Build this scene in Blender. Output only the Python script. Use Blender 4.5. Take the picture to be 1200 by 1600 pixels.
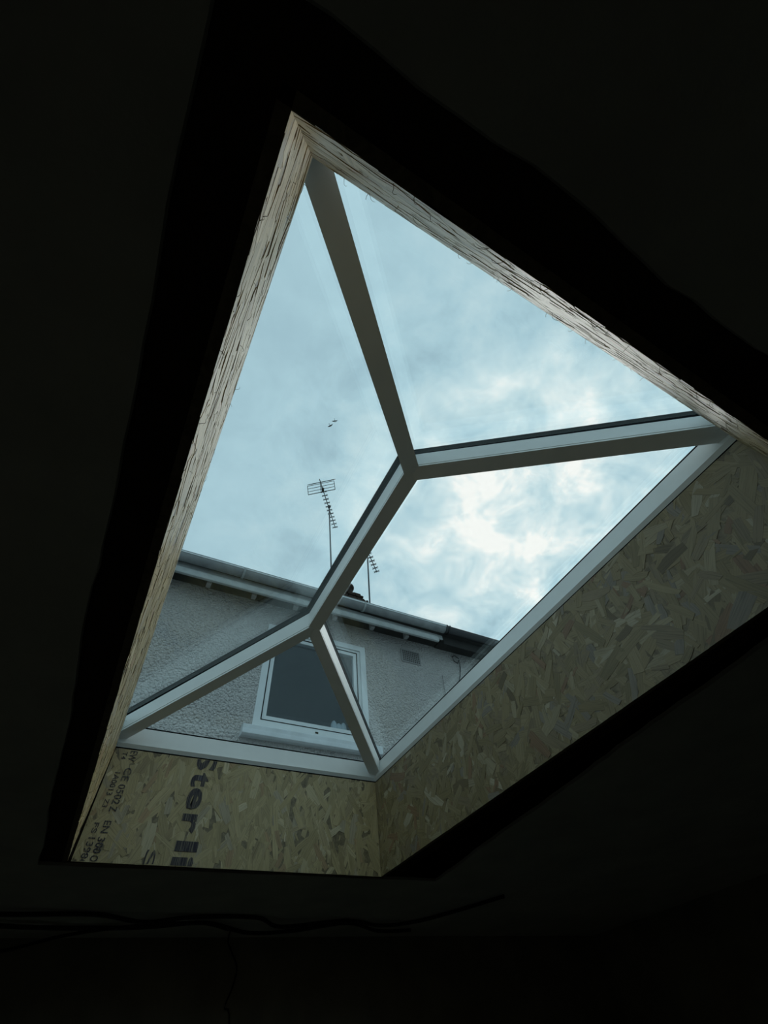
import bpy, bmesh, math, random
from mathutils import Vector, Matrix
for o in list(bpy.data.objects): bpy.data.objects.remove(o)
rnd = random.Random(7)
scene = bpy.context.scene
COL = scene.collection

# ------------------------------------------------------------------ camera
cam = bpy.data.cameras.new('camera')
camo = bpy.data.objects.new('camera', cam); COL.objects.link(camo)
camo.location = (0.0948, -2.5498, -0.6869)
camo.rotation_euler = (2.52498, 0.08718, -0.48821)
cam.sensor_fit = 'HORIZONTAL'; cam.sensor_width = 36.0
cam.lens = 36.0 * 647.267 / 1200.0
cam.clip_start = 0.02; cam.clip_end = 400
scene.camera = camo

# ------------------------------------------------------------------ sky
SUN = Vector((0.628, 0.295, 0.720)).normalized()
world = bpy.data.worlds.new('overcast_sky'); scene.world = world
world.use_nodes = True
nt = world.node_tree; nt.nodes.clear()
N = nt.nodes.new; L_ = nt.links.new
def math_node(tree, op, a=None, b=None, c=None, clamp=False):
    n = tree.nodes.new('ShaderNodeMath'); n.operation = op; n.use_clamp = clamp
    for i, v in enumerate((a, b, c)):
        if v is None: continue
        if isinstance(v, (int, float)): n.inputs[i].default_value = v
        else: tree.links.new(v, n.inputs[i])
    return n.outputs[0]
tc = N('ShaderNodeTexCoord')
sep = N('ShaderNodeSeparateXYZ'); L_(tc.outputs['Generated'], sep.inputs[0])
zc = math_node(nt, 'ADD', math_node(nt, 'MAXIMUM', sep.outputs[2], 0.0), 0.25)
cx = math_node(nt, 'DIVIDE', sep.outputs[0], zc); cy = math_node(nt, 'DIVIDE', sep.outputs[1], zc)
comb = N('ShaderNodeCombineXYZ'); L_(cx, comb.inputs[0]); L_(cy, comb.inputs[1])
def noise(tree, vec, scale, detail, rough, dist=0.0, loc=(0, 0, 0), out='Fac'):
    mp = tree.nodes.new('ShaderNodeMapping'); mp.inputs['Location'].default_value = loc
    tree.links.new(vec, mp.inputs['Vector'])
    n = tree.nodes.new('ShaderNodeTexNoise'); n.inputs['Scale'].default_value = scale
    n.inputs['Detail'].default_value = detail; n.inputs['Roughness'].default_value = rough
    n.inputs['Distortion'].default_value = dist
    tree.links.new(mp.outputs[0], n.inputs['Vector'])
    return n.outputs[out]
def ramp(tree, fac, stops, interp='LINEAR'):
    r = tree.nodes.new('ShaderNodeValToRGB'); r.color_ramp.interpolation = interp
    el = r.color_ramp.elements
    while len(el) > 1: el.remove(el[-1])
    el[0].position = stops[0][0]; el[0].color = (*stops[0][1], 1)
    for p, c in stops[1:]:
        e = el.new(p); e.color = (*c, 1)
    tree.links.new(fac, r.inputs[0])
    return r.outputs[0]
def maprange(tree, v, a, b, c, d, smooth=True):
    m = tree.nodes.new('ShaderNodeMapRange'); m.interpolation_type = 'SMOOTHSTEP' if smooth else 'LINEAR'
    tree.links.new(v, m.inputs[0])
    for i, x in enumerate((a, b, c, d)): m.inputs[1 + i].default_value = x
    return m.outputs[0]
dotn = N('ShaderNodeVectorMath'); dotn.operation = 'DOT_PRODUCT'
nrm = N('ShaderNodeVectorMath'); nrm.operation = 'NORMALIZE'; L_(tc.outputs['Generated'], nrm.inputs[0])
L_(nrm.outputs[0], dotn.inputs[0]); dotn.inputs[1].default_value = SUN
dsun = math_node(nt, 'MAXIMUM', dotn.outputs['Value'], 0.0)
glow = math_node(nt, 'POWER', dsun, 34.0)
wide = math_node(nt, 'POWER', dsun, 7.0)
big = noise(nt, comb.outputs[0], 1.7, 4, 0.5, 0.15, (6.3, 2.2, 0))
fine = noise(nt, comb.outputs[0], 8.5, 8, 0.60, 0.30, (7.7, 1.9, 0))
# thickness of the cloud: soft everywhere, with more shape where the sun lights it from behind
cl = math_node(nt, 'ADD', math_node(nt, 'MULTIPLY', math_node(nt, 'SUBTRACT', big, 0.5), 0.9),
               math_node(nt, 'MULTIPLY', math_node(nt, 'SUBTRACT', fine, 0.5), 1.35))
amp = math_node(nt, 'MULTIPLY_ADD', wide, 1.75, 0.08)
lit = math_node(nt, 'MULTIPLY', cl, amp)
v = math_node(nt, 'ADD', math_node(nt, 'ADD', math_node(nt, 'MULTIPLY', glow, 0.34), math_node(nt, 'MULTIPLY', wide, 0.19)), lit)
v = math_node(nt, 'ADD', v, 0.22, clamp=True)
skycol = ramp(nt, v, [(0.0, (0.34, 0.52, 0.61)), (0.28, (0.465, 0.69, 0.775)), (0.55, (0.62, 0.82, 0.87)),
                      (0.8, (0.82, 0.95, 0.96)), (1.0, (1.06, 1.08, 1.04))])
bg = N('ShaderNodeBackground'); L_(skycol, bg.inputs[0])
# an overcast sky is dimmer towards the horizon
L_(maprange(nt, sep.outputs[2], -0.05, 0.45, 0.65, 1.04), bg.inputs[1])
wo = N('ShaderNodeOutputWorld'); L_(bg.outputs[0], wo.inputs[0])

# the sun, veiled by the cloud
sl = bpy.data.lights.new('veiled_sun', 'SUN'); sl.energy = 1.1; sl.angle = math.radians(45); sl.color = (1.0, 0.97, 0.92)
so = bpy.data.objects.new('veiled_sun', sl); COL.objects.link(so)
so.location = SUN * 20; so.rotation_euler = SUN.to_track_quat('Z', 'Y').to_euler()

vs = scene.view_settings
scene.display_settings.display_device = 'sRGB'
vs.view_transform = 'Standard'; vs.look = 'None'; vs.exposure = 0.0; vs.gamma = 1.0; vs.use_curve_mapping = False
scene.cycles.max_bounces = 10; scene.cycles.transparent_max_bounces = 16

# ------------------------------------------------------------------ materials
def new_mat(name):
    m = bpy.data.materials.new(name); m.use_nodes = True
    t = m.node_tree; b = t.nodes['Principled BSDF']
    return m, t, b
def plain(name, col, rough=0.5, metal=0.0, spec=0.5, var=0.06, vscale=6.0, bump=0.0, bscale=60.0):
    m, t, b = new_mat(name)
    tcn = t.nodes.new('ShaderNodeTexCoord')
    n = noise(t, tcn.outputs['Object'], vscale, 4, 0.6)
    lo = tuple(c * (1 - var) for c in col); hi = tuple(min(1, c * (1 + var)) for c in col)
    t.links.new(ramp(t, n, [(0.3, lo), (0.7, hi)]), b.inputs['Base Color'])
    b.inputs['Roughness'].default_value = rough; b.inputs['Metallic'].default_value = metal
    b.inputs['Specular IOR Level'].default_value = spec
    if bump:
        bn = t.nodes.new('ShaderNodeBump'); bn.inputs['Strength'].default_value = bump; bn.inputs['Distance'].default_value = 0.004
        t.links.new(noise(t, tcn.outputs['Object'], bscale, 5, 0.6), bn.inputs['Height'])
        t.links.new(bn.outputs[0], b.inputs['Normal'])
    return m
M = {}
M['aluminium'] = plain('white_powder_coat', (0.79, 0.80, 0.78), 0.36, 0, 0.5, 0.03, 9, 0.05, 300)
M['rubber'] = plain('black_rubber', (0.005, 0.006, 0.007), 0.7, 0, 0.04)
M['timber'] = plain('rough_dark_timber', (0.05, 0.035, 0.022), 0.85, 0, 0.2, 0.3, 14, 0.4, 60)
M['plasterboard'] = plain('dusty_plasterboard', (0.78, 0.75, 0.66), 0.92, 0, 0.15, 0.12, 3, 0.25, 90)
M['plaster'] = plain('bare_wall_plaster', (0.40, 0.37, 0.30), 0.95, 0, 0.1, 0.2, 3, 0.4, 40)
M['floor'] = plain('bare_screed_floor', (0.11, 0.10, 0.08), 0.9, 0, 0.2, 0.2, 4, 0.3, 30)
M['cable'] = plain('black_cable_sheath', (0.008, 0.008, 0.008), 0.5)
M['upvc'] = plain('white_upvc', (0.70, 0.73, 0.73), 0.35, 0, 0.5, 0.05, 5)
M['upvc_dirty'] = plain('weathered_white_upvc', (0.43, 0.45, 0.44), 0.55, 0, 0.4, 0.16, 9)
M['gutter'] = plain('shaded_white_upvc', (0.30, 0.31, 0.31), 0.6, 0, 0.3, 0.2, 7)  # white upvc darkened to paint in the shadow on the gutter body
M['black_gutter'] = plain('black_upvc', (0.02, 0.02, 0.022), 0.4)
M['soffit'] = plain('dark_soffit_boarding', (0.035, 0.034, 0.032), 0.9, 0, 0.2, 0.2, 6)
M['roof_tile'] = plain('brown_clay_tile', (0.12, 0.07, 0.05), 0.85, 0, 0.2, 0.25, 8, 0.3, 30)
M['brick'] = plain('sooty_brick', (0.035, 0.024, 0.019), 0.95, 0, 0.1, 0.45, 9, 0.6, 40)
M['clay'] = plain('sooty_clay_pot', (0.03, 0.022, 0.019), 0.9, 0, 0.1, 0.3, 9)
M['galvanised'] = plain('dull_galvanised_metal', (0.035, 0.038, 0.045), 0.5, 0.0, 0.5, 0.3, 30)
M['sill'] = plain('painted_sill', (0.66, 0.70, 0.72), 0.6, 0, 0.3, 0.1, 9, 0.2, 60)
M['feather'] = plain('dark_feather', (0.03, 0.03, 0.03), 0.8)
M['ceramic'] = plain('white_ceramic', (0.75, 0.74, 0.72), 0.35)
M['vent'] = plain('grey_vent_plastic', (0.30, 0.29, 0.28), 0.8)
M['ground'] = plain('concrete_yard', (0.25, 0.24, 0.22), 0.9, 0, 0.2, 0.2, 2, 0.3, 20)
M['roof_felt'] = plain('grey_roof_felt', (0.10, 0.10, 0.105), 0.9, 0, 0.2, 0.2, 5, 0.4, 80)
M['insulation'] = plain('yellow_insulation', (0.5, 0.42, 0.10), 0.95, 0, 0.1, 0.3, 20, 0.6, 60)
M['interior'] = plain('dim_room_paint', (0.10, 0.11, 0.13), 0.9)

def roughcast():
    m, t, b = new_mat('pebbledash_render')
    tcn = t.nodes.new('ShaderNodeTexCoord'); P = tcn.outputs['Object']
    n1 = noise(t, P, 36, 3, 0.6, 0.3); n2 = noise(t, P, 1.6, 4, 0.6)
    vor = t.nodes.new('ShaderNodeTexVoronoi'); vor.inputs['Scale'].default_value = 48; t.links.new(P, vor.inputs['Vector'])
    h = math_node(t, 'SUBTRACT', n1, math_node(t, 'MULTIPLY', vor.outputs['Distance'], 0.6))
    c = ramp(t, n2, [(0.25, (0.56, 0.53, 0.51)), (0.75, (0.68, 0.65, 0.62))])
    b.inputs['Roughness'].default_value = 0.95; b.inputs['Specular IOR Level'].default_value = 0.15
    t.links.new(c, b.inputs['Base Color'])
    bn = t.nodes.new('ShaderNodeBump'); bn.inputs['Strength'].default_value = 1.0; bn.inputs['Distance'].default_value = 0.045
    t.links.new(h, bn.inputs['Height']); t.links.new(bn.outputs[0], b.inputs['Normal'])
    return m
M['roughcast'] = roughcast()

def pane_mat(name, ior, tint=(1, 1, 1), rough=0.0, boost=1.0):
    m = bpy.data.materials.new(name); m.use_nodes = True; t = m.node_tree; t.nodes.clear()
    lw = t.nodes.new('ShaderNodeLayerWeight'); lw.inputs['Blend'].default_value = 0.5     # facing = 1 - |cos|, the same on both sides
    f0 = ((ior - 1) / (ior + 1)) ** 2 * boost
    p5 = math_node(t, 'POWER', lw.outputs['Facing'], 5.0)
    fr = math_node(t, 'MULTIPLY_ADD', p5, 1 - f0, f0)
    tr = t.nodes.new('ShaderNodeBsdfTransparent'); tr.inputs[0].default_value = (*tint, 1)
    gl = t.nodes.new('ShaderNodeBsdfGlossy'); gl.inputs['Roughness'].default_value = rough
    gl.inputs[0].default_value = (0.95, 1.0, 1.0, 1)
    mx = t.nodes.new('ShaderNodeMixShader'); out = t.nodes.new('ShaderNodeOutputMaterial')
    t.links.new(fr, mx.inputs[0]); t.links.new(tr.outputs[0], mx.inputs[1]); t.links.new(gl.outputs[0], mx.inputs[2])
    t.links.new(mx.outputs[0], out.inputs[0])
    return m
M['glass'] = pane_mat('double_glazing', 1.55, (0.985, 0.995, 0.995), 0.0, 2.0)
M['window_glass'] = pane_mat('window_glass', 1.5, (0.80, 0.85, 0.88))

def osb_mat(name, strand):
    m, t, b = new_mat(name)
    if strand:
        at = t.nodes.new('ShaderNodeAttribute'); at.attribute_name = 'tint'
        uv = t.nodes.new('ShaderNodeUVMap'); uv.uv_map = 'UVMap'
        mp = t.nodes.new('ShaderNodeMapping'); mp.inputs['Scale'].default_value = (9, 260, 1)
        t.links.new(uv.outputs[0], mp.inputs['Vector'])
        g = t.nodes.new('ShaderNodeTexNoise'); g.inputs['Scale'].default_value = 1.0; g.inputs['Detail'].default_value = 4
        g.inputs['Distortion'].default_value = 0.5
        t.links.new(mp.outputs[0], g.inputs['Vector'])
        r = ramp(t, g.outputs['Fac'], [(0.32, (0.70, 0.68, 0.64)), (0.5, (1, 1, 1)), (0.7, (1.12, 1.1, 1.08))])
        mx = t.nodes.new('ShaderNodeMix'); mx.data_type = 'RGBA'; mx.blend_type = 'MULTIPLY'; mx.inputs[0].default_value = 1.0
        t.links.new(at.outputs['Color'], mx.inputs[6]); t.links.new(r, mx.inputs[7])
        t.links.new(mx.outputs[2], b.inputs['Base Color'])
        bn = t.nodes.new('ShaderNodeBump'); bn.inputs['Strength'].default_value = 0.7; bn.inputs['Distance'].default_value = 0.0004
        t.links.new(g.outputs['Fac'], bn.inputs['Height']); t.links.new(bn.outputs[0], b.inputs['Normal'])
    else:
        tcn = t.nodes.new('ShaderNodeTexCoord')
        n = noise(t, tcn.outputs['Object'], 38, 5, 0.65, 1.2)
        t.links.new(ramp(t, n, [(0.3, (0.12, 0.085, 0.045)), (0.7, (0.30, 0.235, 0.13))]), b.inputs['Base Color'])
    b.inputs['Roughness'].default_value = 0.46; b.inputs['Specular IOR Level'].default_value = 0.45
    b.inputs['Coat Weight'].default_value = 0.10; b.inputs['Coat Roughness'].default_value = 0.25     # the waxed face of the board
    return m
M['osb'] = osb_mat('strand_board_core', False)
M['strand'] = osb_mat('pressed_wood_strands', True)
def ink():
    m, t, b = new_mat('faded_stamp_ink')
    tcn = t.nodes.new('ShaderNodeTexCoord')
    mp = t.nodes.new('ShaderNodeMapping'); mp.inputs['Scale'].default_value = (230, 1, 7)
    t.links.new(tcn.outputs['Object'], mp.inputs[0])
    n = t.nodes.new('ShaderNodeTexNoise'); n.inputs['Scale'].default_value = 1; n.inputs['Detail'].default_value = 2
    t.links.new(mp.outputs[0], n.inputs['Vector'])
    t.links.new(ramp(t, n.outputs['Fac'], [(0.47, (0.028, 0.022, 0.035)), (0.62, (0.20, 0.165, 0.12))]), b.inputs['Base Color'])
    b.inputs['Roughness'].default_value = 0.7
    return m
M['ink'] = ink()

# ------------------------------------------------------------------ mesh helpers
class MB:
    def __init__(s): s.v = []; s.f = []; s.smooth = False
    def poly(s, pts, faces):
        k = len(s.v); s.v += [tuple(p) for p in pts]; s.f += [tuple(i + k for i in f) for f in faces]; return s
    def box(s, x0, x1, y0, y1, z0, z1):
        return s.poly([(x0,y0,z0),(x1,y0,z0),(x1,y1,z0),(x0,y1,z0),(x0,y0,z1),(x1,y0,z1),(x1,y1,z1),(x0,y1,z1)],
                      [(0,3,2,1),(4,5,6,7),(0,1,5,4),(1,2,6,5),(2,3,7,6),(3,0,4,7)])
    def loft(s, rings, cap=True):
        n = len(rings[0]); k = len(s.v)
        for r in rings: s.v += [tuple(p) for p in r]
        for i in range(len(rings) - 1):
            for j in range(n):
                a = k + i*n + j; b = k + i*n + (j+1) % n
                s.f.append((a, b, b + n, a + n))
        if cap:
            s.f.append(tuple(k + j for j in reversed(range(n)))); s.f.append(tuple(k + (len(rings)-1)*n + j for j in range(n)))
        return s
    def tube(s, pts, r, n=8, r2=None):
        pts = [Vector(p) for p in pts]; rings = []
        for i, p in enumerate(pts):
            d = (pts[min(i+1, len(pts)-1)] - pts[max(i-1, 0)])
            if d.length < 1e-9: d = Vector((0, 0, 1))
            d.normalize()
            a = d.cross(Vector((0, 0, 1)));
            if a.length < 0.05: a = d.cross(Vector((0, 1, 0)))
            a.normalize(); b = d.cross(a)
            rr = r if r2 is None else r + (r2 - r) * i / max(1, len(pts)-1)
            rings.append([p + a*math.cos(2*math.pi*j/n)*rr + b*math.sin(2*math.pi*j/n)*rr for j in range(n)])
        return s.loft(rings)
    def build(s, name, mat, parent=None, loc=None, bevel=0.0, smooth=False):
        me = bpy.data.meshes.new(name); me.from_pydata(s.v, [], s.f); me.validate()
        bm = bmesh.new(); bm.from_mesh(me); bmesh.ops.recalc_face_normals(bm, faces=bm.faces)
        if bevel:
            es = [e for e in bm.edges if len(e.link_faces) == 2 and e.calc_face_angle(0) > 0.5]
            bmesh.ops.bevel(bm, geom=es, offset=bevel, segments=2, profile=0.6, affect='EDGES', clamp_overlap=True)
        bm.to_mesh(me); bm.free()
        if smooth:
            for p in me.polygons: p.use_smooth = True
        me.materials.append(mat)
        o = bpy.data.objects.new(name, me); COL.objects.link(o)
        if parent is not None:
            o.parent = parent
            o.matrix_parent_inverse = parent.matrix_world.inverted() if False else Matrix.Translation(-Vector(world_loc(parent)))
        return o
def world_loc(o):
    v = Vector((0, 0, 0))
    while o is not None:
        v += Vector(o.location); 
        if o.parent: v += o.matrix_parent_inverse.translation
        o = o.parent
    return v
def thing(name, loc, label, cat, group=None):
    o = bpy.data.objects.new(name, None); o.location = loc; o.empty_display_size = 0.1; COL.objects.link(o)
    return tag(o, label, cat, group)
def tag(o, label, cat=None, group=None):
    o['label'] = label
    if cat: o['category'] = cat
    if group: o['group'] = group
    return o
def struct(o): o['kind'] = 'structure'; return o
def stuff(o): o['kind'] = 'stuff'; return o

# ------------------------------------------------------------------ dimensions (metres; z = 0 is the underside of the ceiling)
W, LL = 1.5, 2.62022          # opening: x 0..W, y 0..-LL
HU = 0.46878                  # top of the strand board upstand
HB, HR = 0.5106, 0.86285      # underside of hips at the corners and of the ridge
FL = -2.4
DECK0, DECK1 = 0.20, 0.28

# ------------------------------------------------------------------ room shell
X0, X1, Y0, Y1 = -2.6, 4.4, -5.6, 1.28
q = [(-0.102, 0.062), (1.872, 0.030), (1.612, -2.728), (-0.104, -2.712)]   # ragged hole cut in the plasterboard
def ragged(a, b, n, amp):
    a = Vector(a); b = Vector(b); d = (b - a).normalized(); nn = Vector((-d.y, d.x)); out = []
    for i in range(n):
        t = i / n; p = a.lerp(b, t) + nn * (rnd.uniform(-amp, amp) + 0.004*math.sin(t*19)) * (0 if i == 0 else 1)
        out.append(p)
    return out
inner = ragged(q[0], q[1], 26, .002) + ragged(q[1], q[2], 44, .005) + ragged(q[2], q[3], 30, .004) + ragged(q[3], q[0], 44, .003)
outer_c = [(X0, Y1), (X1, Y1), (X1, Y0), (X0, Y0)]
outer = []
for (a, b, n) in ((0,1,26),(1,2,44),(2,3,30),(3,0,44)):
    A = Vector(outer_c[a]); B = Vector(outer_c[b]); outer += [A.lerp(B, i/n) for i in range(n)]
mb = MB(); n = len(inner)
vs_ = [(p.x, p.y, 0.0) for p in inner] + [(p.x, p.y, 0.0) for p in outer] + [(p.x, p.y, 0.013) for p in inner] + [(p.x, p.y, 0.013) for p in outer]
fs = []
for i in range(n):
    j = (i+1) % n
    fs += [(i, j, n+j, n+i), (2*n+i, 3*n+i, 3*n+j, 2*n+j), (i, 2*n+i, 2*n+j, j), (n+i, n+j, 3*n+j, 3*n+i)]
mb.poly(vs_, fs)
ceiling = struct(mb.build('ceiling', M['plasterboard']))
struct(MB().box(X0-.1, X1+.1, Y0-.1, Y1, FL-.1, FL).build('floor', M['floor']))
struct(MB().box(X0-.15, X0, Y0-.1, Y1, FL, DECK0).build('wall_left', M['plaster']))
struct(MB().box(X1, X1+.15, Y0-.1, Y1, FL, DECK0).build('wall_right', M['plaster']))
struct(MB().box(X0, X1, Y0-.15, Y0, FL, DECK0).build('wall_back', M['plaster']))
struct(MB().box(X0-.15, X1+.15, Y1, Y1+.02, FL, DECK1).build('wall_front', M['plaster']))
# flat roof around the opening and the joists under it
o_ = 0.13
m = MB()
m.box(X0-.2, -o_, Y0-.2, Y1, DECK0, DECK1).box(W+o_, X1+.2, Y0-.2, Y1, DECK0, DECK1)
m.box(-o_, W+o_, o_, Y1, DECK0, DECK1).box(-o_, W+o_, Y0-.2, -LL-o_, DECK0, DECK1)
struct(m.build('flat_roof', M['roof_felt']))
jo = thing('ceiling_joists', (0, .3, .02), 'dark timber joists trimming the roof opening above the ceiling board', 'joists')
def joist(x0, x1, y0, y1, z0=.016, z1=.2): MB().box(x0, x1, y0, y1, z0, z1).build('joist', M['timber'], jo, bevel=.002)
joist(-.20, -.125, -4.0, 1.2); joist(2.0, 2.075, -4.0, 1.2); joist(1.92, 1.995, -4.0, 1.2)
joist(-.12, 1.915, .10, .17); joist(-.12, 1.915, -2.83, -2.76)
for x in (-.85, -1.5, -2.15, 2.7, 3.4): joist(x-.025, x+.025, -4.0, 1.2)

# upstand framing (behind the strand boards)
up = thing('upstand_curb', (0, 0.05, .02), 'dark timber curb carrying the roof lantern behind the strand boards', 'curb')
def curb(x0, x1, y0, y1): MB().box(x0, x1, y0, y1, .0165, HU-.004).build('curb_timber', M['timber'], up)
curb(-.125, -.0195, -LL-.125, .125); curb(W+.0195, W+.125, -LL-.125, .125)
curb(-.0195, W+.0195, .0195, .125); curb(-.0195, W+.0195, -LL-.125, -LL-.0195)

# ------------------------------------------------------------------ strand boards
ZT = HU - 0.009
PAL = [((0.39,0.30,0.150), 7), ((0.44,0.345,0.185), 5), ((0.32,0.245,0.115), 6), ((0.50,0.41,0.25), 2.2), ((0.34,0.26,0.15), 3),
       ((0.33,0.19,0.10), 1.2), ((0.20,0.145,0.07), 1.5), ((0.33,0.28,0.22), 1.2), ((0.60,0.51,0.35), .8)]
def pick(r):
    t = r.random() * sum(w for _, w in PAL)
    for c, w in PAL:
        t -= w
        if t <= 0: return c
    return PAL[0][0]
def clip(poly, U, V0, V1, ul, ur):
    def cut(P, f):
        out = []
        for i in range(len(P)):
            a, b = P[i], P[(i+1) % len(P)]; fa, fb = f(a), f(b)
            if fa >= 0: out.append(a)
            if (fa >= 0) != (fb >= 0):
                t = fa / (fa - fb); out.append(tuple(a[k] + (b[k]-a[k])*t for k in range(len(a))))
        return out
    for f in (lambda p: p[0]-(ul if not callable(ul) else ul(p[1])), lambda p: ur-p[0], lambda p: p[1]-V0, lambda p: V1-p[1]):
        poly = cut(poly, f)
        if len(poly) < 3: return []
    return poly
def strands(board, Umax, to3, seed, n, ang0, angs, ul=0.0, relief=0.0016, gain=1.0, even=.35):
    r = random.Random(seed); verts = []; faces = []; uvs = []; cols = []
    for i in range(n):
        u = r.uniform(-.03, Umax+.03); v = r.uniform(-.02, ZT+.02)
        k = r.random()
        if k < .12: ln = r.uniform(.02, .05); wd = r.uniform(.004, .011)
        elif k < .72: ln = r.uniform(.055, .12); wd = r.uniform(.013, .034)
        else: ln = r.uniform(.11, .18); wd = r.uniform(.022, .05)
        a = r.gauss(ang0, angs); ca, sa = math.cos(a), math.sin(a)
        sk = r.uniform(-.35, .35); c1 = r.uniform(.55, 1); c2 = r.uniform(.55, 1)
        bend = r.uniform(-.12, .12)*ln
        loc = [(-ln/2, -wd/2*c1), (-ln/6, -wd/2+bend*.5), (ln/6, -wd/2+bend*.5), (ln/2, -wd/2*c2+sk*wd*.2),
               (ln/2+sk*wd, wd/2*c2), (ln/6, wd/2+bend*.5), (-ln/6, wd/2+bend*.5), (-ln/2+sk*wd*.6, wd/2*c1)]
        P = [(u + x*ca - y*sa, v + x*sa + y*ca, x, y) for x, y in loc]
        P = clip(P, Umax, 0.0, ZT, ul, Umax)
        if not P: continue
        lay = (i / n) * relief + r.uniform(0, .0004)
        tx = r.uniform(-.006, .006); ty = r.uniform(-.014, .014)
        base = len(verts); m_ = len(P)
        uo, vo = r.uniform(0, 50), r.uniform(0, 50)
        for p in P: verts.append(to3(p[0], p[1], max(.0002, lay + p[2]*tx + p[3]*ty))); uvs.append((p[2]+uo, p[3]+vo))
        for p in P: verts.append(to3(p[0], p[1], -.0003)); uvs.append((p[2]+uo, p[3]+vo))
        faces.append(tuple(range(base, base+m_)))
        for j in range(m_): faces.append((base+j, base+m_+j, base+m_+(j+1) % m_, base+(j+1) % m_))
        c = pick(r); s = r.uniform(.97, 1.15)*gain; c = tuple(c[k_]*(1-even) + (.385, .298, .155)[k_]*even for k_ in range(3)); cols += [(c[0]*s, c[1]*s, c[2]*s, 1)] * (2*m_)
    me = bpy.data.meshes.new('wood_strands'); me.from_pydata(verts, [], faces)
    at = me.color_attributes.new('tint', 'FLOAT_COLOR', 'POINT')
    for i, c in enumerate(cols): at.data[i].color = c
    ul_ = me.uv_layers.new(name='UVMap')
    for lp in me.loops: ul_.data[lp.index].uv = uvs[lp.vertex_index]
    bm = bmesh.new(); bm.from_mesh(me); bmesh.ops.recalc_face_normals(bm, faces=bm.faces); bm.to_mesh(me); bm.free()
    me.materials.append(M['strand'])
    o = bpy.data.objects.new('wood_strands', me); COL.objects.link(o); o.parent = board
    o.matrix_parent_inverse = Matrix.Translation(-Vector(world_loc(board)))
    return stuff(o)
def fibres(board, Umax, to3, seed, n, size=1.0):
    r = random.Random(seed); m = MB()
    for i in range(n):
        v = r.choice([r.uniform(0, .02), r.uniform(ZT-.02, ZT-.002), r.uniform(.02, ZT-.02)]); u = r.uniform(.02, Umax-.02)
        a = r.uniform(0, 6.28); ln = r.uniform(.008, .028)*size; lift = r.uniform(.002, .012)*size
        pts = [to3(u + math.cos(a)*ln*t + r.uniform(-.001, .001), min(ZT, max(.001, v + math.sin(a)*ln*t*(1-.3*t))), .001 + lift*math.sin(t*2.2)) for t in (0, .25, .5, .75, 1)]
        m.tube(pts, .0005, 4, .0002)
    return stuff(m.build('loose_fibres', M['osb'], board))

# far board (towards the house): face y = 0
gap = lambda z: .004 + .010*(1 - z/ZT)
b1 = MB(); T = .018
b1.poly([(gap(0),0,0),(W-.002,0,0),(W-.002,T,0),(gap(0),T,0),(gap(ZT),0,ZT),(W-.002,0,ZT),(W-.002,T,ZT),(gap(ZT),T,ZT)],
        [(0,3,2,1),(4,5,6,7),(0,1,5,4),(1,2,6,5),(2,3,7,6),(3,0,4,7)])
b1 = tag(b1.build('strand_board', M['osb']), 'strand board panel below the house side of the skylight, with dark stamped lettering', 'board', 'strand boards lining the skylight opening')
strands(b1, W-.002, lambda u, v, w: (u, -w, v), 11, 900, math.pi/2, .55, ul=gap, gain=1.16, even=.45)
fibres(b1, W-.002, lambda u, v, w: (u, -w, v), 3, 14, .5)
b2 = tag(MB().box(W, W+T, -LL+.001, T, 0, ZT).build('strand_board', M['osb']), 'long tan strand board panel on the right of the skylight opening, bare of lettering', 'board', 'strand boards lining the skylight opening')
strands(b2, LL-.002, lambda u, v, w: (W-w, -u, v), 12, 1500, .9, 1.1, gain=.66, even=.10)  # strand colour darkened for the side turned from the sun
fibres(b2, LL-.002, lambda u, v, w: (W-w, -u, v), 4, 26, .5)
b3 = tag(MB().box(-T, 0, -LL-.0, T, 0, ZT).build('strand_board', M['osb']), 'long strand board panel, strands lightened for sunlight, on the left of the skylight opening, edge frayed', 'board', 'strand boards lining the skylight opening')
strands(b3, LL, lambda u, v, w: (w, -u, v), 13, 1500, 0.0, .38, relief=.0018, gain=1.45)  # strand colour lightened to stand for sun and sheen on this board
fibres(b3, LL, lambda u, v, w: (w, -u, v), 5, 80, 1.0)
b4 = tag(MB().box(0, W, -LL-T, -LL, 0, ZT).build('strand_board', M['osb']), 'strand board panel, strands lightened for sunlight, along the upper right edge of the skylight opening', 'board', 'strand boards lining the skylight opening')
strands(b4, W, lambda u, v, w: (u, -LL+w, v), 14, 900, 0.0, .5, relief=.0020, gain=1.15)  # strand colour lightened a little for the sun on this board
fibres(b4, W, lambda u, v, w: (u, -LL+w, v), 6, 60, 1.0)

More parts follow.
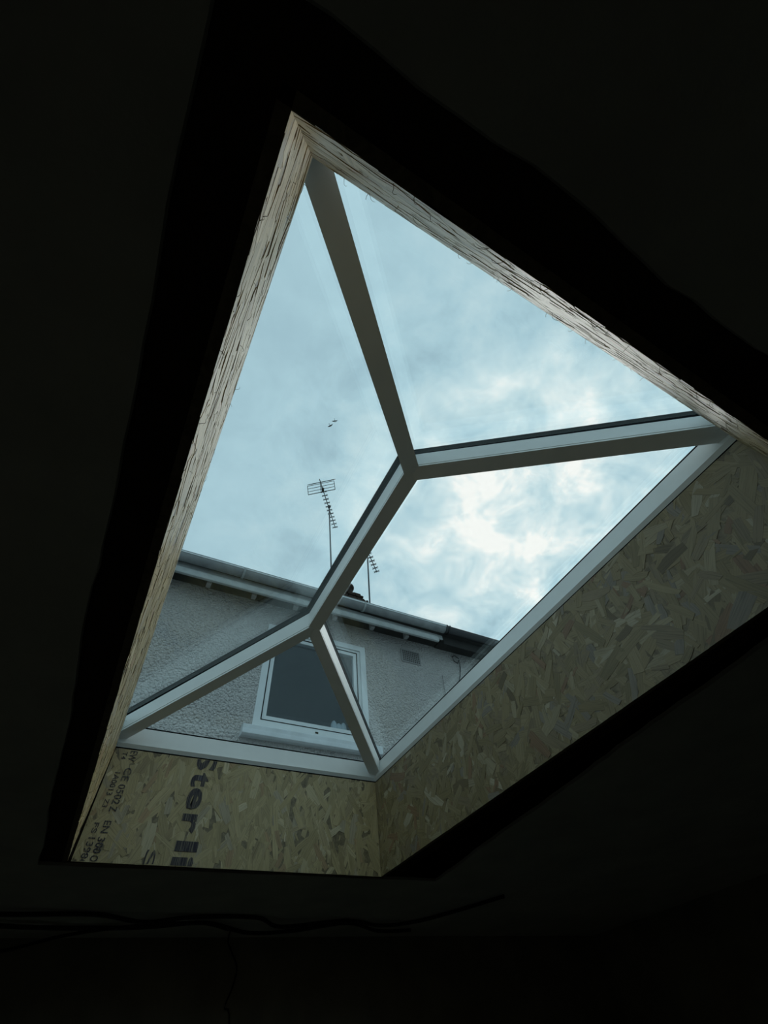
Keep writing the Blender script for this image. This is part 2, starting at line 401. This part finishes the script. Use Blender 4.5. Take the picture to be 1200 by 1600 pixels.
# stamped lettering on the far board, reading downwards
def letters(items, name, lab):
    for (ch, xb, zt, zb, cap, bold, mirror) in items:
        cu = bpy.data.curves.new('t', 'FONT'); cu.body = ch; cu.size = 1.0; cu.offset = bold; cu.resolution_u = 3
        ob = bpy.data.objects.new('t', cu); COL.objects.link(ob)
        dg = bpy.context.evaluated_depsgraph_get(); me = bpy.data.meshes.new_from_object(ob.evaluated_get(dg))
        xs = [v.co.x for v in me.vertices]; ys = [v.co.y for v in me.vertices]
        w = max(xs) - min(xs); x_0 = min(xs)
        sy = cap / 0.72; sx = (zt - zb) / w
        for v in me.vertices:
            lx, ly = (v.co.x - x_0) * sx, v.co.y * sy
            v.co = Vector((xb + ly + lean(zt - lx), -.0034, zt - lx))
        t = bmesh.new(); t.from_mesh(me)
        bmesh.ops.bisect_plane(t, geom=t.verts[:] + t.edges[:] + t.faces[:], plane_co=(0, 0, ZT-.002), plane_no=(0, 0, 1), clear_outer=True)
        bmesh.ops.bisect_plane(t, geom=t.verts[:] + t.edges[:] + t.faces[:], plane_co=(0, 0, .003), plane_no=(0, 0, -1), clear_outer=True)
        m2 = bpy.data.meshes.new(name); t.to_mesh(m2); t.free(); m2.materials.append(M['ink'])
        bpy.data.objects.remove(ob); bpy.data.curves.remove(cu); bpy.data.meshes.remove(me)
        o = bpy.data.objects.new(name, m2); COL.objects.link(o); o.parent = b1; o['label'] = lab
lean = lambda z: 0.0
letters([('S', .415, .505, .405, .10, .03, 0), ('t', .410, .395, .325, .10, .03, 0), ('e', .413, .320, .225, .10, .03, 0),
         ('r', .413, .205, .125, .10, .03, 0), ('l', .415, .095, .055, .10, .03, 0), ('i', .415, .036, -.006, .10, .03, 0)], 'stamped_letter', 'large smeared dark stamped letter')
letters([('EW', .078, .455, .405, .034, .014, 0), ('CE', .082, .375, .315, .034, .014, 0), ('0502', .082, .300, .215, .032, .014, 0), ('Z', .082, .208, .185, .032, .014, 0),
         ('EN 300', .082, .150, .030, .030, .014, 0), ('OSB', .082, .024, -.03, .030, .014, 0),
         ('T4', .045, .445, .410, .022, .014, 0), ('1A0013', .045, .350, .250, .024, .014, 0), ('Z3', .048, .235, .200, .02, .014, 0),
         ('FS', .045, .140, .100, .020, .014, 0), ('13986', .045, .085, -.01, .026, .014, 0), ('S', .295, .055, -.02, .045, .006, 0)], 'grade_mark', 'small smeared dark stamped marking')

# ------------------------------------------------------------------ roof lantern
lan = thing('roof_lantern', (W/2, -LL/2, HU), 'white hipped glass roof lantern over the opening, sky seen through it', 'skylight')
cor = {'A': Vector((0, 0)), 'B': Vector((W, 0)), 'C': Vector((W, -LL)), 'D': Vector((0, -LL))}
R1 = Vector((W/2, -W/2)); R2 = Vector((W/2, -LL + W/2))
# eaves rail, profile (outward offset, z), mitred at the corners
prof = [(.008, HU), (0, HU+.020), (.004, HU+.021), (.036, .590), (.047, .592), (.13, .570), (.14, .50), (.14, HU-.06), (.128, HU-.06), (.128, HU)]
def off(c, o):
    s = {'A': (-1, 1), 'B': (1, 1), 'C': (1, -1), 'D': (-1, -1)}[c]
    return Vector((cor[c].x + s[0]*o, cor[c].y + s[1]*o))
for a, b in ('AB', 'BC', 'CD', 'DA'):
    rings = [[(off(c, o).x, off(c, o).y, z) for o, z in prof] for c in (a, b)]
    e = MB().loft(rings).build('eaves_rail', M['aluminium'], lan)
    gk = [(.037, .5895), (.037, .598), (.06, .60), (.06, .5895)]
    MB().loft([[(off(c, o).x, off(c, o).y, z) for o, z in gk] for c in (a, b)]).build('gasket', M['rubber'], e)
    gb = [(.004, HU-.0085), (.004, HU), (.12, HU), (.12, HU-.0085)]
    MB().loft([[(off(c, o).x, off(c, o).y, z) for o, z in gb] for c in (a, b)]).build('bedding_strip', M['rubber'], e)
GZ0, GS, GT = .612, .495, .026
gz = lambda d: GZ0 + GS*d
def bar(name, p, zp, q_, zq, ext0, ext1, top, top1):
    d = (q_ - p); ln = d.length; d /= ln; h = Vector((d.y, -d.x)); sl = (zq - zp)/ln
    def sweep(prof_fn, e0, e1):
        rings = []
        for t in (-e0, ln + e1):
            c = p + d*t; zz = zp + sl*t
            rings.append([(c.x + h.x*o, c.y + h.y*o, zz + z) for o, z in prof_fn(top + (top1-top)*t/ln)])
        return MB().loft(rings)
    hw = .035; cw = .050 if name == 'ridge_bar' else .037
    o = sweep(lambda T_: [(-hw,0),(hw,0),(hw,.0085),(hw-.003,.009),(hw-.003,.0135),(hw,.014),(hw,T_),(-hw,T_),(-hw,.014),(-hw+.003,.0135),(-hw+.003,.009),(-hw,.0085)], ext0, ext1).build(name, M['aluminium'], lan)
    sweep(lambda T_: [(-hw+.001,T_),(hw-.001,T_),(hw-.001,T_+GT+.012),(-hw+.001,T_+GT+.012)], ext0, ext1).build('gasket', M['rubber'], o)
    sweep(lambda T_: [(-cw,T_+GT+.012),(cw,T_+GT+.012),(cw,T_+GT+.018),(.02,T_+GT+.034),(-.02,T_+GT+.034),(-cw,T_+GT+.018)], ext0, ext1).build('outer_cap', M['rubber'], o)
    return o
TOP = .108
for c, r in (('A', R1), ('B', R1), ('C', R2), ('D', R2)): bar('hip_bar', cor[c], HB, r, HR, .05, .012, .085, TOP)
bar('ridge_bar', R1, HR, R2, HR, .02, .02, TOP-.004, TOP-.004)
# sealed glass units
e_ = -.04
def P3(v2, d, up=0): return (v2.x, v2.y, gz(d) + up)
A_, B_, C_, D_ = (off(c, .04) for c in 'ABCD')
def pane(pts, sh):
    m_ = MB(); s = Vector(sh)*.004
    lo = [(p[0]+s.x, p[1]+s.y, p[2]) for p in pts]; hi = [(p[0], p[1], p[2]+GT) for p in lo]
    m_.loft([lo, hi]).build('glass_pane', M['glass'], lan)
pane([P3(A_, e_), P3(B_, e_), P3(R1, .75)], (0, 1)); pane([P3(C_, e_), P3(D_, e_), P3(R2, .75)], (0, -1))
pane([P3(B_, e_), P3(C_, e_), P3(R2, .75), P3(R1, .75)], (1, 0)); pane([P3(D_, e_), P3(A_, e_), P3(R1, .75), P3(R2, .75)], (-1, 0))

# ------------------------------------------------------------------ the house beyond
WY = 1.28
hs = thing('house', (1.3, WY + .2, FL), 'pale pebbledashed house with white window, gutter and eaves behind the lantern', 'house')
wx0, wx1, wz0, wz1 = 0.955, 2.175, 1.375, 2.545         # window opening
HX0, HX1, HZ = -3.2, 3.27, 2.86
def wall_with_hole(x0, x1, z0, z1):
    m = MB(); y0, y1 = WY + (.021), WY + .27
    m.box(x0, wx0, WY, y1, z0, z1); m.box(wx1, x1, WY, y1, z0, z1)
    m.box(wx0, wx1, WY, y1, wz1, z1); m.box(wx0, wx1, WY, y1, z0, wz0)
    return m
wall_with_hole(HX0, HX1, DECK1, HZ).build('wall', M['roughcast'], hs)
MB().box(HX0, HX1, WY+.021, WY+.27, FL, DECK1).build('lower_wall', M['roughcast'], hs)
# window
def frame_ring(x0, x1, z0, z1, w, y0, y1):
    m = MB(); o = [(x0,z0),(x1,z0),(x1,z1),(x0,z1)]; i = [(x0+w,z0+w),(x1-w,z0+w),(x1-w,z1-w),(x0+w,z1-w)]
    v = [(x,y0,z) for x,z in o] + [(x,y0,z) for x,z in i] + [(x,y1,z) for x,z in o] + [(x,y1,z) for x,z in i]
    f = []
    for k in range(4):
        j = (k+1) % 4
        f += [(k,j,4+j,4+k), (8+k,12+k,12+j,8+j), (k,8+k,8+j,j), (4+k,4+j,12+j,12+k)]
    return m.poly(v, f)
wf = frame_ring(wx0, wx1, wz0, wz1, .070, WY-.004, WY+.09).build('window_frame', M['upvc'], hs, bevel=.003)
sx0, sx1, sz0, sz1 = 1.029, 2.058, 1.446, 2.43
frame_ring(wx0+.069, wx1-.069, wz0+.069, wz1-.069, .05, WY+.012, WY+.07).build('inner_frame', M['upvc'], wf)
frame_ring(sx0+.004, sx1-.002, sz0-.0, sz1, .043, WY+.002, WY+.05).build('sash', M['upvc'], wf, bevel=.003)
frame_ring(sx0-.004, sx1+.004, sz0-.006, sz1+.006, .009, WY-.0045, WY+.013).build('seal', M['rubber'], wf)
MB().box(sx0+.04, sx1-.04, WY+.02, WY+.044, sz0+.04, sz1-.04).build('pane', M['window_glass'], wf)
m = MB(); m.box(1.575, 1.605, WY-.009, WY-.004, 1.398, 1.412); m.build('drain_cover', M['rubber'], wf)
# sill
m = MB(); m.loft([[(x, WY+.005, 1.372), (x, WY-.075, 1.345), (x, WY-.085, 1.338), (x, WY-.085, 1.262), (x, WY-.06, 1.252), (x, WY+.005, 1.262)] for x in (.862, 2.27)])
m.build('window_sill', M['sill'], hs, bevel=.004)
# dim room behind the window
m = MB(); a0, a1, b0, b1_, c0, c1 = .3, 2.9, WY+.27, 3.4, .9, 2.75
m.poly([(a0,b0,c0),(a1,b0,c0),(a1,b1_,c0),(a0,b1_,c0),(a0,b0,c1),(a1,b0,c1),(a1,b1_,c1),(a0,b1_,c1)], [(0,1,2,3),(4,7,6,5),(1,5,6,2),(2,6,7,3),(3,7,4,0)])
m.build('inner_room', M['interior'], hs)
MB().box(wx0-.05, wx1+.05, WY+.09, WY+.42, wz0+.02, wz0+.135).build('inner_sill', M['upvc'], hs)
# vent grille
vg = MB().box(2.70, 2.99, WY-.010, WY+.01, 2.49, 2.68)
vg = vg.build('vent_grille', M['vent'], hs, bevel=.002)
m = MB()
for i in range(9):
    for j in range(6):
        x = 2.725 + i*.0285; z = 2.507 + j*.0275; m.box(x, x+.017, WY-.0115, WY-.009, z, z+.016)
stuff(m.build('vent_holes', M['rubber'], vg))
# eaves of the house
ez = lambda x: 2.898 + .013*x
def half_round(x0, x1, yc, r, mat, name, parent, lip=True, t=.003):
    rings = []
    for x in (x0, x1):
        z0 = ez(x); ring = []
        for k in range(17): a = math.pi + math.pi*k/16; ring.append((x, yc + r*math.cos(a), z0 + r*1.08*math.sin(a)))
        for k in range(16, -1, -1): a = math.pi + math.pi*k/16; ring.append((x, yc + (r-t)*math.cos(a), z0 + (r-t)*1.08*math.sin(a)))
        rings.append(ring)
    g = MB().loft(rings)
    if lip: g.tube([(x0, yc-r, ez(x0)+.002), (x1, yc-r, ez(x1)+.002)], .006, 8)
    return g.build(name, mat, parent)
GYc, GR = .968, .066
gut = half_round(HX0, 3.265, GYc, GR, M['gutter'], 'gutter', hs)
m = MB(); m.loft([[(x, GYc-GR+.004, ez(x)-.019), (x, GYc-GR-.003, ez(x)-.019), (x, GYc-GR-.003, ez(x)+.008), (x, GYc-GR+.004, ez(x)+.008)] for x in (HX0, 3.265)])
m.build('gutter_lip', M['upvc'], gut)
for x in (.50, 2.02, -1.1):
    m = MB(); r = GR + .010; rings = []
    for xx in (x-.012, x+.012):
        rings.append([(xx, GYc + r*math.cos(math.pi+math.pi*k/14), ez(x) + r*1.08*math.sin(math.pi+math.pi*k/14)) for k in range(15)] +
                     [(xx, GYc + (r-.01)*math.cos(math.pi+math.pi*k/14), ez(x) + (r-.01)*1.08*math.sin(math.pi+math.pi*k/14)) for k in range(14, -1, -1)])
    m.loft(rings).build('gutter_bracket', M['upvc_dirty'], gut)
def eaves_board(x0, x1, y0, y1, dz0, dz1, name, mat, parent, round_end=False, bevel=.004):
    m = MB(); m.loft([[(x, y0, ez(x)+dz0), (x, y0, ez(x)+dz1), (x, y1, ez(x)+dz1), (x, y1, ez(x)+dz0)] for x in (x0, x1)])
    return m.build(name, mat, parent, bevel=bevel)
eaves_board(HX0, 3.265, 1.052, 1.07, -.125, .05, 'fascia_board', M['upvc_dirty'], hs)
eaves_board(HX0, 3.17, 1.010, 1.050, -.205, -.120, 'eaves_trim', M['upvc_dirty'], hs, bevel=.018)
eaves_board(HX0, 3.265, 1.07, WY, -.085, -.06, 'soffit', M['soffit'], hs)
for x in (.19, .69, 1.19, 1.69, 2.2, 2.7, -.31):
    eaves_board(x-.025, x+.025, 1.071, 1.13, -.215, -.088, 'rafter_end', M['vent'], hs)
# roof slope in courses, ridge
def roof(parent, x0, x1, mat):
    m = MB(); ya, za, sl = .99, 2.94, .62; nrow = 14; run = 2.75/nrow
    for i in range(nrow):
        y0 = ya + i*run; y1 = y0 + run*1.15; z0 = za + (y0-ya)*sl; z1 = za + (y1-ya)*sl
        m.loft([[(x, y0, z0+.018), (x, y1, z1+.002), (x, y1, z1-.012), (x, y0, z0+.002)] for x in (x0, x1)])
    m.build('roof_tiles', mat, parent)
    MB().loft([[(x, ya, za-.0), (x, 3.74, za+2.75*sl-.0), (x, 6.5, za-.0), (x, 6.5, za-.06), (x, ya, za-.06)] for x in (x0, x1)]).build('roof_deck', M['soffit'], parent)
    m2 = MB(); m2.tube([(x0, 3.74, za+2.75*sl), (x1, 3.74, za+2.75*sl)], .09, 10); m2.build('ridge_tiles', mat, parent)
roof(hs, HX0, HX1, M['roof_tile'])
MB().box(HX0, HX0+.25, WY+.27, 6.4, FL, 2.8).box(HX0+.25, HX1, 6.2, 6.4, FL, 2.8).build('rear_wall', M['roughcast'], hs)
# chimney: bricks laid in courses
ch = thing('chimney_stack', (3.0, 3.75, 4.3), 'dark sooty brick chimney stack with pot above the white gutter', 'chimney')
core = MB().box(2.52, 3.52, 3.52, 3.98, 4.2, 5.70).build('stack_core', M['brick'], ch)
rb = random.Random(5); m = MB()
for k in range(20):
    z = 4.22 + k*.075; shift = .11*(k % 2)
    x = 2.50 - shift
    while x < 3.54:
        a, b_ = max(x, 2.50), min(x+.21, 3.545)
        if b_ - a > .03:
            j = rb.uniform(-.008, .008); m.box(a+.004, b_-.004+rb.uniform(-.006, .01)*(b_ > 3.5), 3.50+j, 3.60, z, z+.066)
        x += .22
    m.box(3.50, 3.545+rb.uniform(-.006, .008), 3.61, 4.0, z, z+.066)
stuff(m.build('bricks', M['brick'], ch, bevel=.004))
m = MB(); z = 5.725
for (xa, xr, hh) in ((2.55, 3.475, .055), (2.6, 3.445, .05), (2.7, 3.385, .045)):
    x = xr
    while x > xa:
        m.box(x-.19, x-.004, 3.53+rb.uniform(-.01,.01), 3.9, z, z+hh); x -= .2
    z += hh + .006
m.build('crown_bricks', M['brick'], ch, bevel=.014)
def lathe(c, prof_, n=16):
    m = MB(); rings = [[(c[0] + r*math.cos(2*math.pi*j/n), c[1] + r*math.sin(2*math.pi*j/n), c[2]+h) for j in range(n)] for r, h in prof_]
    return m.loft(rings)
for px_ in (3.14, 2.74):
    lathe((px_, 3.68, 5.87), [(.125,0),(.13,.03),(.105,.06),(.10,.17),(.108,.18),(.13,.20),(.135,.25),(.12,.29),(.10,.30),(.09,.20)]).build('chimney_pot', M['clay'], ch, smooth=True)

nb = thing('neighbouring_house', (5.0, WY+.2, FL), 'adjoining house end with black gutter and shadowed eaves, right of the white gutter', 'house')
MB().box(HX1+.002, 7.5, WY, WY+.27, DECK1, HZ).build('wall', M['roughcast'], nb)
MB().box(HX1+.002, 7.5, WY+.021, WY+.27, FL, DECK1).build('lower_wall', M['roughcast'], nb)
g2 = half_round(3.30, 7.5, GYc+.005, GR-.004, M['black_gutter'], 'gutter', nb)
m = MB()
for xx, rr in ((3.262, .078), (3.285, .070), (3.31, .078)):
    rings = []
    for x in (xx-.008, xx+.008):
        rings.append([(x, GYc + rr*math.cos(math.pi+math.pi*k/14), ez(xx)+.004 + rr*1.08*math.sin(math.pi+math.pi*k/14)) for k in range(15)] +
                     [(x, GYc + (rr-.012)*math.cos(math.pi+math.pi*k/14), ez(xx)+.004 + (rr-.012)*1.08*math.sin(math.pi+math.pi*k/14)) for k in range(14, -1, -1)])
    m.loft(rings)
m.build('gutter_union', M['black_gutter'], g2)
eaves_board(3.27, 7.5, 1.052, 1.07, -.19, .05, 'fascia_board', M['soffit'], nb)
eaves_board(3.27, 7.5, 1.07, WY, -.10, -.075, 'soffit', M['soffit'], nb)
roof(nb, HX1+.002, 7.5, M['roof_tile'])
struct(MB().box(-25, 25, Y1+.3, 40, FL-.15, FL-.05).build('ground', M['ground']))

# cable on the house wall
m = MB(); y = WY-.008
m.tube([(3.66, y, 2.76), (3.60, y, 2.80), (3.55, y, 2.77), (3.56, y, 2.70), (3.62, y, 2.68), (3.655, y, 2.74), (3.645, y, 2.62), (3.60, y, 2.48), (3.545, y, 2.36), (3.50, y, 2.25), (3.46, y, 1.9), (3.45, y, .4)], .006, 6)
tag(m.build('wall_cable', M['cable'], smooth=True), 'thin black cable looping down the pebbledash wall beneath the black gutter', 'cable')
m = MB(); m.tube([(3.30, y, 2.42), (3.292, y, 2.34), (3.285, y, 2.25), (3.28, y, .4)], .0025, 5)
tag(m.build('thin_wall_wire', M['cable'], smooth=True), 'very thin wire running down the pebbledash wall right of the vent grille', 'cable')

# ornament on the inner sill
orn = MB(); oc = Vector((1.885, WY+.135, wz0+.135))
for dx, r, h in ((-.055, .034, .125), (.0, .040, .105), (.055, .034, .12)):
    c = oc + Vector((dx, 0, 0))
    orn.loft([[(c.x + rr*math.cos(2*math.pi*j/12), c.y + rr*.8*math.sin(2*math.pi*j/12), c.z + zz) for j in range(12)]
              for rr, zz in ((r*.6, 0), (r, h*.25), (r*1.05, h*.5), (r*.85, h*.8), (r*.35, h))])
tag(orn.build('ornament', M['ceramic'], smooth=True), 'small white ornament on the sill behind the house window glass', 'ornament')

# ------------------------------------------------------------------ aerials
def aerial(base, top, bs, be, label, reflector=True):
    t = thing('television_aerial', base, label, 'aerial', 'television aerials on the chimney')
    MB().tube([base, top], .019, 8).build('mast', M['galvanised'], t)
    bs = Vector(bs); be = Vector(be); d = (be-bs); ln = d.length; d.normalize(); s = Vector((d.y, -d.x, 0)); z = Vector((0, 0, 1))
    boom = MB().tube([bs, be], .011, 6).build('boom', M['galvanised'], t)
    n = 11 if reflector else 9; m = None; t0 = .40; rw = .36 if reflector else .10
    for i in range(n):
        p = bs + d*(t0 + (ln - t0)*i/(n-1))
        m = MB(); hw = .075
        for sx in (-1, 1):
            m.tube([p + s*.0 + z*.0, p + s*hw*sx + z*.026], .0095, 5); m.tube([p, p + s*hw*sx - z*.026], .0095, 5)
        m.tube([p - z*.03, p + z*.03], .012, 6)
        m.build('director', M['galvanised'], t)
    if True:
        for sg in (1, -1):
            m = MB(); pts = []
            for k in range(4):
                dz = sg*(.03 + k*.075); p = bs + d*(.10 + abs(dz)*.55) + z*dz
                m.tube([p - s*rw, p + s*rw], .011 if k == 3 else .0075, 5)
            for sx in (-1, -.04, .04, 1):
                a = bs + d*(.10+.03*.55) + z*sg*.03 + s*(rw-.005)*sx; b = bs + d*(.10+.255*.55) + z*sg*.255 + s*(rw-.005)*sx
                m.tube([a, b], .008, 5)
            m.build('reflector', M['galvanised'], t)
    lathe((top[0], top[1], top[2]-.06), [(.03,0),(.04,.02),(.04,.09),(.02,.1)], 8).build('clamp', M['galvanised'], t)
    MB().tube([Vector(bs)+d*.33-z*.05, Vector(bs)+d*.33+z*.05], .035, 8).build('dipole_box', M['rubber'], t)
    return t
aerial((2.665, 3.44, 5.0), (2.505, 3.44, 8.72), (1.952-.02, 2.75, 8.72), (2.94, 4.02, 8.72), 'taller television aerial with wide grid reflector, left of the ridge bar')
aerial((3.605, 3.58, 5.0), (3.665, 3.58, 7.42), (3.10, 2.95, 7.38), (4.14, 3.985, 7.38), 'shorter television aerial half hidden behind the ridge bar', False)

# ------------------------------------------------------------------ birds
def bird(p, yaw, label):
    m = MB(); p = Vector(p); d = Vector((math.cos(yaw), math.sin(yaw), 0)); s = Vector((-d.y, d.x, 0)); z = Vector((0, 0, 1))
    rings = []
    for t, r in ((-.19, .004), (-.12, .022), (-.03, .045), (.06, .04), (.11, .026), (.14, .028), (.17, .018), (.20, .003)):
        rings.append([p + d*t + s*r*math.cos(a*math.pi/4) + z*r*.9*math.sin(a*math.pi/4) for a in range(8)])
    m.loft(rings)
    for sg in (-1, 1):
        a = [p + d*.08 + s*sg*.03, p + d*.11 + s*sg*.18 + z*.05, p - d*.02 + s*sg*.36 + z*.02, p - d*.03 + s*sg*.18 + z*.04, p - d*.05 + s*sg*.03]
        m.loft([[q_ + z*.005 for q_ in a], [q_ - z*.005 for q_ in a]])
    m.poly([p - d*.15 + z*.004, p - d*.30 + s*.06, p - d*.27, p - d*.30 - s*.06], [(0, 1, 2, 3)])
    return tag(m.build('bird', M['feather']), label, 'bird', 'birds high in the sky')
C0 = Vector(camo.location)
bird((7.15, 15.55, 43.94), .6, 'tiny dark bird high above the aerials, the left of the pair')
bird((7.53, 15.16, 44.85), 1.0, 'tiny dark bird high above the aerials, the right of the pair')

# ------------------------------------------------------------------ cables along the dark ceiling
def cab(name, pts, r, label):
    P = [Vector(p) for p in pts]; out = []
    for i in range(len(P)-1):
        p0 = P[max(i-1, 0)]; p1 = P[i]; p2 = P[i+1]; p3 = P[min(i+2, len(P)-1)]
        for k in range(6):
            t = k/6; out.append(.5*((2*p1) + (p2-p0)*t + (2*p0-5*p1+4*p2-p3)*t*t + (3*p1-p0-3*p2+p3)*t**3))
    out.append(P[-1])
    return tag(MB().tube(out, r, 7).build(name, M['cable'], smooth=True), label, 'cable', 'loose cables under the ceiling')
zc_ = -.012
cab('ceiling_cable', [(-1.5,.66,zc_),(-.75,.72,zc_),(-.22,.70,zc_-.01),(.2,.73,zc_),(.45,.77,zc_-.02),(.70,.76,zc_),(1.06,.755,zc_),(1.25,.85,zc_-.02),(1.66,.80,zc_),(1.95,.86,zc_-.01),(2.2,.80,zc_),(2.35,.55,zc_),(2.5,.2,zc_)], .010, 'upper black cable along the ceiling below the stamped board, reaching the right')
cab('ceiling_cable', [(-1.5,.95,zc_),(-.6,.88,zc_),(-.1,.93,zc_-.01),(.25,1.0,zc_),(.5,.86,zc_-.02),(.8,.88,zc_),(1.1,1.02,zc_-.015),(1.4,1.05,zc_),(1.7,.86,zc_),(2.0,1.0,zc_-.01),(2.28,1.03,zc_)], .010, 'lower black cable sagging along the ceiling beneath the upper one')
cab('ceiling_cable', [(-.6,1.24,-.10),(-.2,1.24,-.06),(.1,1.1,-.022),(.4,.92,-.02),(.75,.84,-.02),(.95,.93,-.03)], .008, 'black cable slanting up from the lower left corner to the others')
cab('hanging_cable', [(.98,1.0,-.013),(1.03,1.22,-.03),(1.08,1.26,-.08),(1.12,1.26,-.14),(1.11,1.26,-.22),(1.08,1.26,-.30),(1.12,1.26,-.36),(1.15,1.26,-.8)], .005, 'thin black cable dangling down the wall at the bottom of the photo')
# tuft of insulation in the gap
m = MB(); ri = random.Random(9)
for k in range(7):
    c = Vector((.60 + .03*k, -2.735 + ri.uniform(-.006, .006), .075 + ri.uniform(-.015, .02)))
    m.loft([[(c.x + rr*math.cos(a), c.y + .5*rr*math.sin(a), c.z + zz) for a in [j*math.pi/4 for j in range(8)]] for rr, zz in ((.010, -.03), (.026, -.012), (.028, .01), (.012, .03))])
tag(m.build('insulation_tuft', M['insulation'], smooth=True), 'tuft of yellow insulation in the black gap beside the upper right board', 'insulation')
